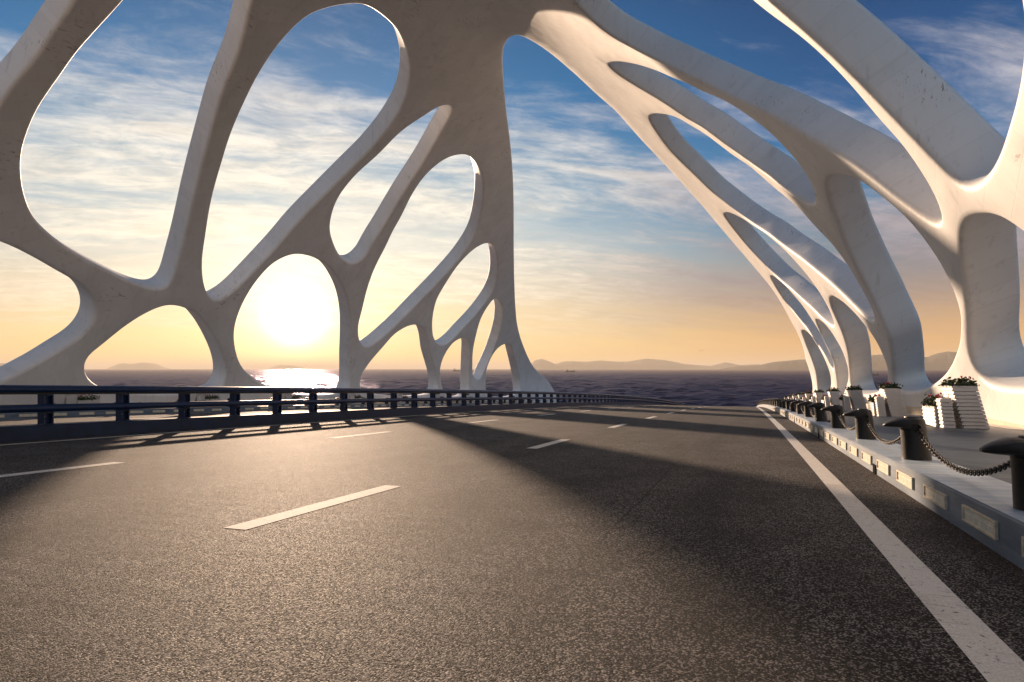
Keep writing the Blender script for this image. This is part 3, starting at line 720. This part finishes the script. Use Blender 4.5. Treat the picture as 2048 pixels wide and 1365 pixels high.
bollard_row(TKL-.32, [51.9-4.4*7+4.4*k for k in range(24)], True, -1, TKL)

# ------------------------------------------------------------------ kerb lights
def light_meshes():
    bm = bmesh.new(); L, H = .46, .075; fr = .022
    for (y0, y1, z0, z1) in ((-L, L, -H, -H+fr), (-L, L, H-fr, H), (-L, -L+fr*1.6, -H+fr, H-fr), (L-fr*1.6, L, -H+fr, H-fr)):
        box(bm, -.028, .0, y0, y1, z0, z1, .004)
    fm = frombm('frame', bm)
    bm = bmesh.new(); box(bm, -.012, -.002, -L+fr*1.6, L-fr*1.6, -H+fr, H-fr); box(bm, -.018, -.0125, -L+.06, L-.06, -.012, .014)
    return fm, frombm('lens', bm)
LF, LL = light_meshes()
def light_row(x, s_list, side, zt):
    nm = 'right' if side > 0 else 'far left'
    for k, s in enumerate(s_list):
        o = empty('kerb_light', (x, s, float(zr(s, zt))+.185), 0 if side > 0 else math.pi,
                  'small rectangular lamp in the %s kerb face, %s' % (nm, 'nearest the camera' if k == 0 else ORD[k]+' from the near end'), 'kerb light', 'lamps along the %s kerb' % nm)
        o.rotation_euler.x = math.atan(-.0275-.000234*s)*(1 if side > 0 else -1)
        link('frame', LF, M_FRAME, o); link('lens', LL, M_LENS, o)
light_row(TKR, [5.55+1.49*k for k in range(36)], 1, 0)
light_row(TKL, [17.9+1.6*k for k in range(36)], -1, TKL)
bm = bmesh.new(); box(bm, -.020, .02, -.12, .12, -.01, .15); dm = frombm('opening', bm)
bm = bmesh.new(); box(bm, -.008, .0, -.14, -.121, -.01, .15); box(bm, -.008, 0, .121, .14, -.01, .15); box(bm, -.008, 0, -.14, .14, .151, .168); df = frombm('surround', bm)
for s, lb in ((12.25, 'nearest the camera'), (21.2, 'middle one of three'), (31.8, 'farthest of three')):
    o = empty('drain_opening', (TKR, s, float(zr(s))), 0, 'small dark square drain hole at the foot of the right kerb, '+lb, 'drain', 'drain holes in the right kerb')
    link('opening', dm, M_DARK, o); link('surround', df, M_KERB, o)

# ------------------------------------------------------------------ planters
def boards(bm, x0, x1, y0, y1, z0, z1, lean, n, back=False):
    """clapboard box; lean = x shift of the bottom against the top"""
    h = (z1-z0)/n
    for i in range(n):
        za, zb = z0+i*h, z0+(i+1)*h-.017
        fa = lean*(1-(za-z0)/(z1-z0)); fb = lean*(1-(zb-z0)/(z1-z0))
        g = .024
        vs = box(bm, 0, 1, 0, 1, 0, 1)
        for v in vs:
            top = v.co.z > .5; e = 0 if top else g; sh = fb if top else fa
            # keep each board upright so that the leaning side reads as a staircase of boards
            v.co = Vector(((x1+e if v.co.x > .5 else x0-e)+(fa+fb)/2, (y1+e if v.co.y > .5 else y0-e), zb if top else za))
        c = box(bm, x0+.05+(fa+fb)/2, x1-.05+(fa+fb)/2, y0+.05, y1-.05, zb, zb+.018)
bm = bmesh.new(); boards(bm, -.30, .30, -.55, .55, 0, 1.16, .30, 11); MT_ = frombm('tall_box', bm)
bm = bmesh.new(); boards(bm, -.62, -.315, -.06, 1.35, 0, .54, .05, 5); ML_ = frombm('low_box', bm)
bm = bmesh.new(); boards(bm, -.585, -.315, -.52, -.09, 0, .84, .10, 8); MRB_ = frombm('side_board', bm)
def rimbox(x0, x1, y0, y1, z):
    bm = bmesh.new(); w_ = .05
    for a in ((x0, x1, y0, y0+w_), (x0, x1, y1-w_, y1), (x0, x0+w_, y0+w_, y1-w_), (x1-w_, x1, y0+w_, y1-w_)): box(bm, *a, z-.04, z+.02)
    return frombm('rim', bm)
MR1 = rimbox(-.31, .31, -.56, .56, 1.18); MR2 = rimbox(-.63, -.305, -.07, 1.36, .56)
def plant(seed, lx, ly, h, nl, nf):
    r = random.Random(seed); vs = []; fs = []; sv = []; sf = []; fv = []; ff = []
    for i in range(nl):
        x = r.uniform(-lx, lx)*r.choice((1, 1, 1.25)); y = r.uniform(-ly, ly)*r.choice((1, 1.1)); 
        top = h*(.45+.55*r.random())*(1-.35*(abs(x)/lx)**2) if r.random() < .8 else h*r.uniform(.9, 1.15)
        z = top*r.uniform(.35, 1)
        c = Vector((x, y, z)); rad = r.uniform(.030, .055)
        nrm = Vector((r.gauss(0, .6)+x*.8, r.gauss(0, .6), r.uniform(.3, 1))).normalized()
        a = nrm.orthogonal().normalized(); b = nrm.cross(a); n = len(vs); K = 7
        vs.append(c-nrm*rad*.25)
        for k in range(K):
            A = 2*math.pi*k/K; rr = rad*(1 if k % 2 else .86)
            vs.append(c+a*rr*math.cos(A)+b*rr*math.sin(A))
        for k in range(K): fs.append((n, n+1+k, n+1+(k+1) % K))
        if i % 3 == 0:
            p = Vector((x*.7, y*.8, -.05)); q = c; n = len(sv); e = Vector((.004, 0, 0)); g_ = Vector((0, .004, 0))
            sv += [p-e, p+e, q+e, q-e, p-g_, p+g_, q+g_, q-g_]; sf += [(n, n+1, n+2, n+3), (n+4, n+5, n+6, n+7)]
    for i in range(nf):
        c = Vector((r.uniform(-lx, lx)*.8, r.uniform(-ly, ly)*.9, h*r.uniform(.85, 1.35)))
        p = Vector((c.x*.8, c.y*.8, 0)); n = len(sv); e = Vector((.004, 0, 0)); sv += [p-e, p+e, c+e, c-e]; sf.append((n, n+1, n+2, n+3))
        for j in range(16):
            d = Vector((r.gauss(0, 1), r.gauss(0, 1), r.gauss(0, 1)+.4)).normalized(); q = c+d*r.uniform(.018, .036)
            a = d.orthogonal().normalized()*.02; b = d.cross(a).normalized()*.02; n = len(fv)
            fv += [q+a, q+b, q-a, q-b]; ff.append((n, n+1, n+2, n+3))
    return mesh('leaves', vs, fs), mesh('stems', sv, sf), mesh('blossoms', fv, ff)
PT = [plant(s, .33, .55, .25, 330, nf) for s, nf in ((1, 3), (2, 7), (3, 2), (4, 5))]
PL = [plant(s, .17, .62, .32, 300, nf) for s, nf in ((11, 9), (12, 7), (13, 10))]
bm = bmesh.new(); box(bm, -.26, .26, -.51, .51, 1.10, 1.15); box(bm, -.58, -.35, -.02, 1.31, .49, .53); MSO = frombm('soil', bm)
def planter_row(t, s_list, side, zt):
    nm = 'right' if side > 0 else 'left'
    wh = 'against the right foot of the arch' if side > 0 else 'beyond the barrier at the left foot of the arch'
    for k, s in enumerate(s_list):
        z = float(zr(s, zt))+.336; od = 'nearest' if k == 0 else ORD[k]+' from the near end'
        o = empty('planter', (t, s, z), 0, 'white boarded double planter %s, %s' % ('by the right arch foot' if side > 0 else 'beyond the road barrier', od), 'planter', 'planters along the %s pavement' % nm)
        o.scale = (1 if side > 0 else -1, 1, 1)
        for n_, m_, mt in (('tall_box', MT_, M_BOARD), ('low_box', ML_, M_BOARD), ('side_board', MRB_, M_BOARD), ('tall_rim', MR1, M_BOARD), ('low_rim', MR2, M_BOARD), ('soil', MSO, M_SOIL)): link(n_, m_, mt, o)
        for (PP, x, y, zz0, nm2) in ((PT[k % 4], 0, 0, 1.15, 'tall'), (PL[k % 3], -.465*side, .64, .53, 'low')):
            p = empty('geranium', (t+x, s+y, z+zz0), 0 if k % 2 else math.pi, 'leafy red geranium in the %s box of the %s planter on the %s' % (nm2, ORD[k], nm), 'potted plant', 'geraniums in the %s planters' % nm)
            for n_, m_, mt in zip(('leaves', 'stems', 'blossoms'), PP, (M_LEAF, M_LEAF, M_PETAL)): link(n_, m_, mt, p)
planter_row(5.75, [22.7+10.05*k for k in range(10)], 1, 0)
planter_row(-37.4, [29.4+9.9*k for k in range(9)], -1, -37.4)

# ------------------------------------------------------------------ far things
def at(px, D, z=None, py=None):
    x = (px-1024)/FP*D; return (CA*x-SA*D, SA*x+CA*D, ZC+(738-py)/FP*D if z is None else z)
def ridge(name, P, D, depth, m, seed):
    """hill range: crest heights given as metres against bearing, with slopes falling to both sides"""
    r = np.random.default_rng(seed); xs = np.arange(P[0][0], P[-1][0]+1, 5.0)
    hp = np.interp(xs, [p[0] for p in P], [p[1] for p in P]); hp = np.maximum(0, hp+np.convolve(r.normal(0, 1.3, len(xs)+6), np.ones(7)/7, 'valid')*(hp > 2))
    vs = []; fs = []; K = 9
    for i, (x, h) in enumerate(zip(xs, hp)):
        for j in range(K):
            u = (j/(K-1))*2-1; d = D+u*depth; f_ = (1-abs(u))**.8
            b = at(x, d, 0)
            hh = h/FP*D*f_*(1+.12*r.normal()*(abs(u) > .1)) if h > 0 else 0
            vs.append((b[0], b[1], -12.5+max(hh+9.5*f_, 0)))
    for i in range(len(xs)-1):
        for j in range(K-1): a = i*K+j; fs.append((a, a+1, a+K+1, a+K))
    o = link(name, mesh(name, vs, fs, True), m); o['kind'] = 'structure'; return o
ridge('hills', [(-700, 5), (-300, 16), (-100, 8), (0, 12), (35, 11), (60, 4), (75, 0)], 13000, 700, M_HILL, 1)
ridge('hills', [(212, 0), (228, 6), (245, 12), (262, 10), (285, 13), (300, 12), (318, 8), (335, 2), (345, 0)], 19000, 800, M_HILL, 2)
ridge('hills', [(530, 0), (560, 8), (590, 7), (620, 0)], 24000, 800, M_HILL, 3)
ridge('hills', [(1050, 0), (1070, 18), (1085, 20), (1110, 10), (1130, 16), (1165, 15), (1200, 17), (1225, 15), (1255, 15), (1295, 21), (1330, 17), (1370, 10), (1400, 7), (1420, 7), (1450, 13), (1480, 9), (1520, 9)], 15500, 900, M_HILL, 4)
ridge('hills', [(1440, 0), (1480, 6), (1520, 9), (1550, 15), (1600, 20), (1640, 20), (1680, 18), (1730, 27), (1765, 29), (1800, 27), (1835, 25), (1855, 25), (1875, 32), (1895, 36), (1920, 34), (1950, 30), (2000, 25), (2045, 26), (2100, 32), (2300, 40), (2600, 25), (2900, 10)], 8800, 900, M_HILL, 5)
def boat(px, D, L, lab, cabin, mast):
    b = at(px, D, -11.6); o = empty('boat', b, YAW+.2, lab, 'boat')
    bm = bmesh.new(); n = 9; pr = []
    for i in range(n):
        u = i/(n-1)*2-1; wdt = .16*L*(1-abs(u)**3.0)+.01; sh = .10*L*(1+.55*max(u, 0)**2)
        pr.append([bm.verts.new((u*L/2, y, z)) for y, z in ((-wdt, sh), (-wdt*.7, -.03*L), (wdt*.7, -.03*L), (wdt, sh))])
    for a, c in zip(pr[:-1], pr[1:]):
        for j in range(4): bm.faces.new((a[j], a[(j+1) % 4], c[(j+1) % 4], c[j]))
    bm.faces.new(pr[0]); bm.faces.new(pr[-1])
    link('hull', frombm('hull', bm), M_BOAT, o)
    bm = bmesh.new(); box(bm, cabin[0]*L, cabin[1]*L, -.08*L, .08*L, .09*L, (.09+cabin[2])*L, .005*L); box(bm, (cabin[0]+.03)*L, (cabin[1]-.04)*L, -.06*L, .06*L, (.09+cabin[2])*L, (.15+cabin[2])*L)
    link('cabin', frombm('cabin', bm), M_BOATW, o)
    bm = bmesh.new()
    for x, h in mast: box(bm, x*L-.008*L, x*L+.008*L, -.008*L, .008*L, .1*L, h*L)
    link('mast', frombm('mast', bm), M_BOAT, o)
boat(1748, 1300, 21, 'small dark fishing boat on the horizon between the right arch legs', (-.38, -.12, .10), ((-.2, .38), (.2, .2)))
boat(1140, 2600, 40, 'low cargo ship on the horizon right of the left arch foot', (-.4, -.2, .1), ((-.3, .3), (.1, .22), (.3, .22)))
boat(917, 3600, 60, 'faint ship on the horizon behind the left arch', (-.42, -.25, .08), ((-.3, .24), (.25, .2)))
def gull(px, py, D, sc, lab, f):
    vs = [(-.35, 0, .0), (0, -.5, 0), (.25, 0, .05)]
    o = empty('gull', at(px, D, None, py), YAW, lab, 'bird')
    bm = bmesh.new(); bmesh.ops.create_uvsphere(bm, u_segments=10, v_segments=6, radius=1, matrix=Matrix.Diagonal((.09*sc, .28*sc, .08*sc, 1)))
    link('body', frombm('body', bm, True), M_BOAT, o)
    for sg in (-1, 1):
        bm = bmesh.new(); pts_ = [(0.06, .10, .02), (.06, -.08, .02), (.38, .06, .16*f), (.38, -.10, .15*f), (.78, -.06, .05*f), (.76, -.12, .05*f)]
        up = [bm.verts.new((sg*a*sc, b*sc, c*sc+.012*sc)) for a, b, c in pts_]; dn = [bm.verts.new((sg*a*sc, b*sc, c*sc-.012*sc)) for a, b, c in pts_]
        for S_ in (up, dn):
            bm.faces.new((S_[0], S_[1], S_[3], S_[2])); bm.faces.new((S_[2], S_[3], S_[5], S_[4]))
        for i, j in ((0, 2), (2, 4), (4, 5), (5, 3), (3, 1), (1, 0)): bm.faces.new((up[i], up[j], dn[j], dn[i]))
        link('wing', frombm('wing', bm), M_BOAT, o)
gull(1402, 702, 210, 1.0, 'tiny gull gliding low over the sea in the middle of the sky', 1)
gull(371, 675, 200, .6, 'tiny gull flying beneath the left arch opening', .8)
gull(1751, 729, 220, .7, 'tiny gull above the fishing boat between the right legs', 1)

# ------------------------------------------------------------------ haze
bm = bmesh.new(); box(bm, -41000, 41000, -3500, 46000, -14, 262)
hz = link('haze', frombm('haze', bm), None); hz['kind'] = 'stuff'
hm = bpy.data.materials.new('haze'); hm.use_nodes = True; hm.node_tree.nodes.clear()
t = NT(hm.node_tree); pv = t.n.new('ShaderNodeVolumePrincipled'); pv.inputs['Density'].default_value = 6.8e-5
pv.inputs['Color'].default_value = (.95, .86, .72, 1); pv.inputs['Anisotropy'].default_value = .15
ho = t.n.new('ShaderNodeOutputMaterial'); t.l.new(pv.outputs[0], ho.inputs['Volume']); hz.data.materials.append(hm)
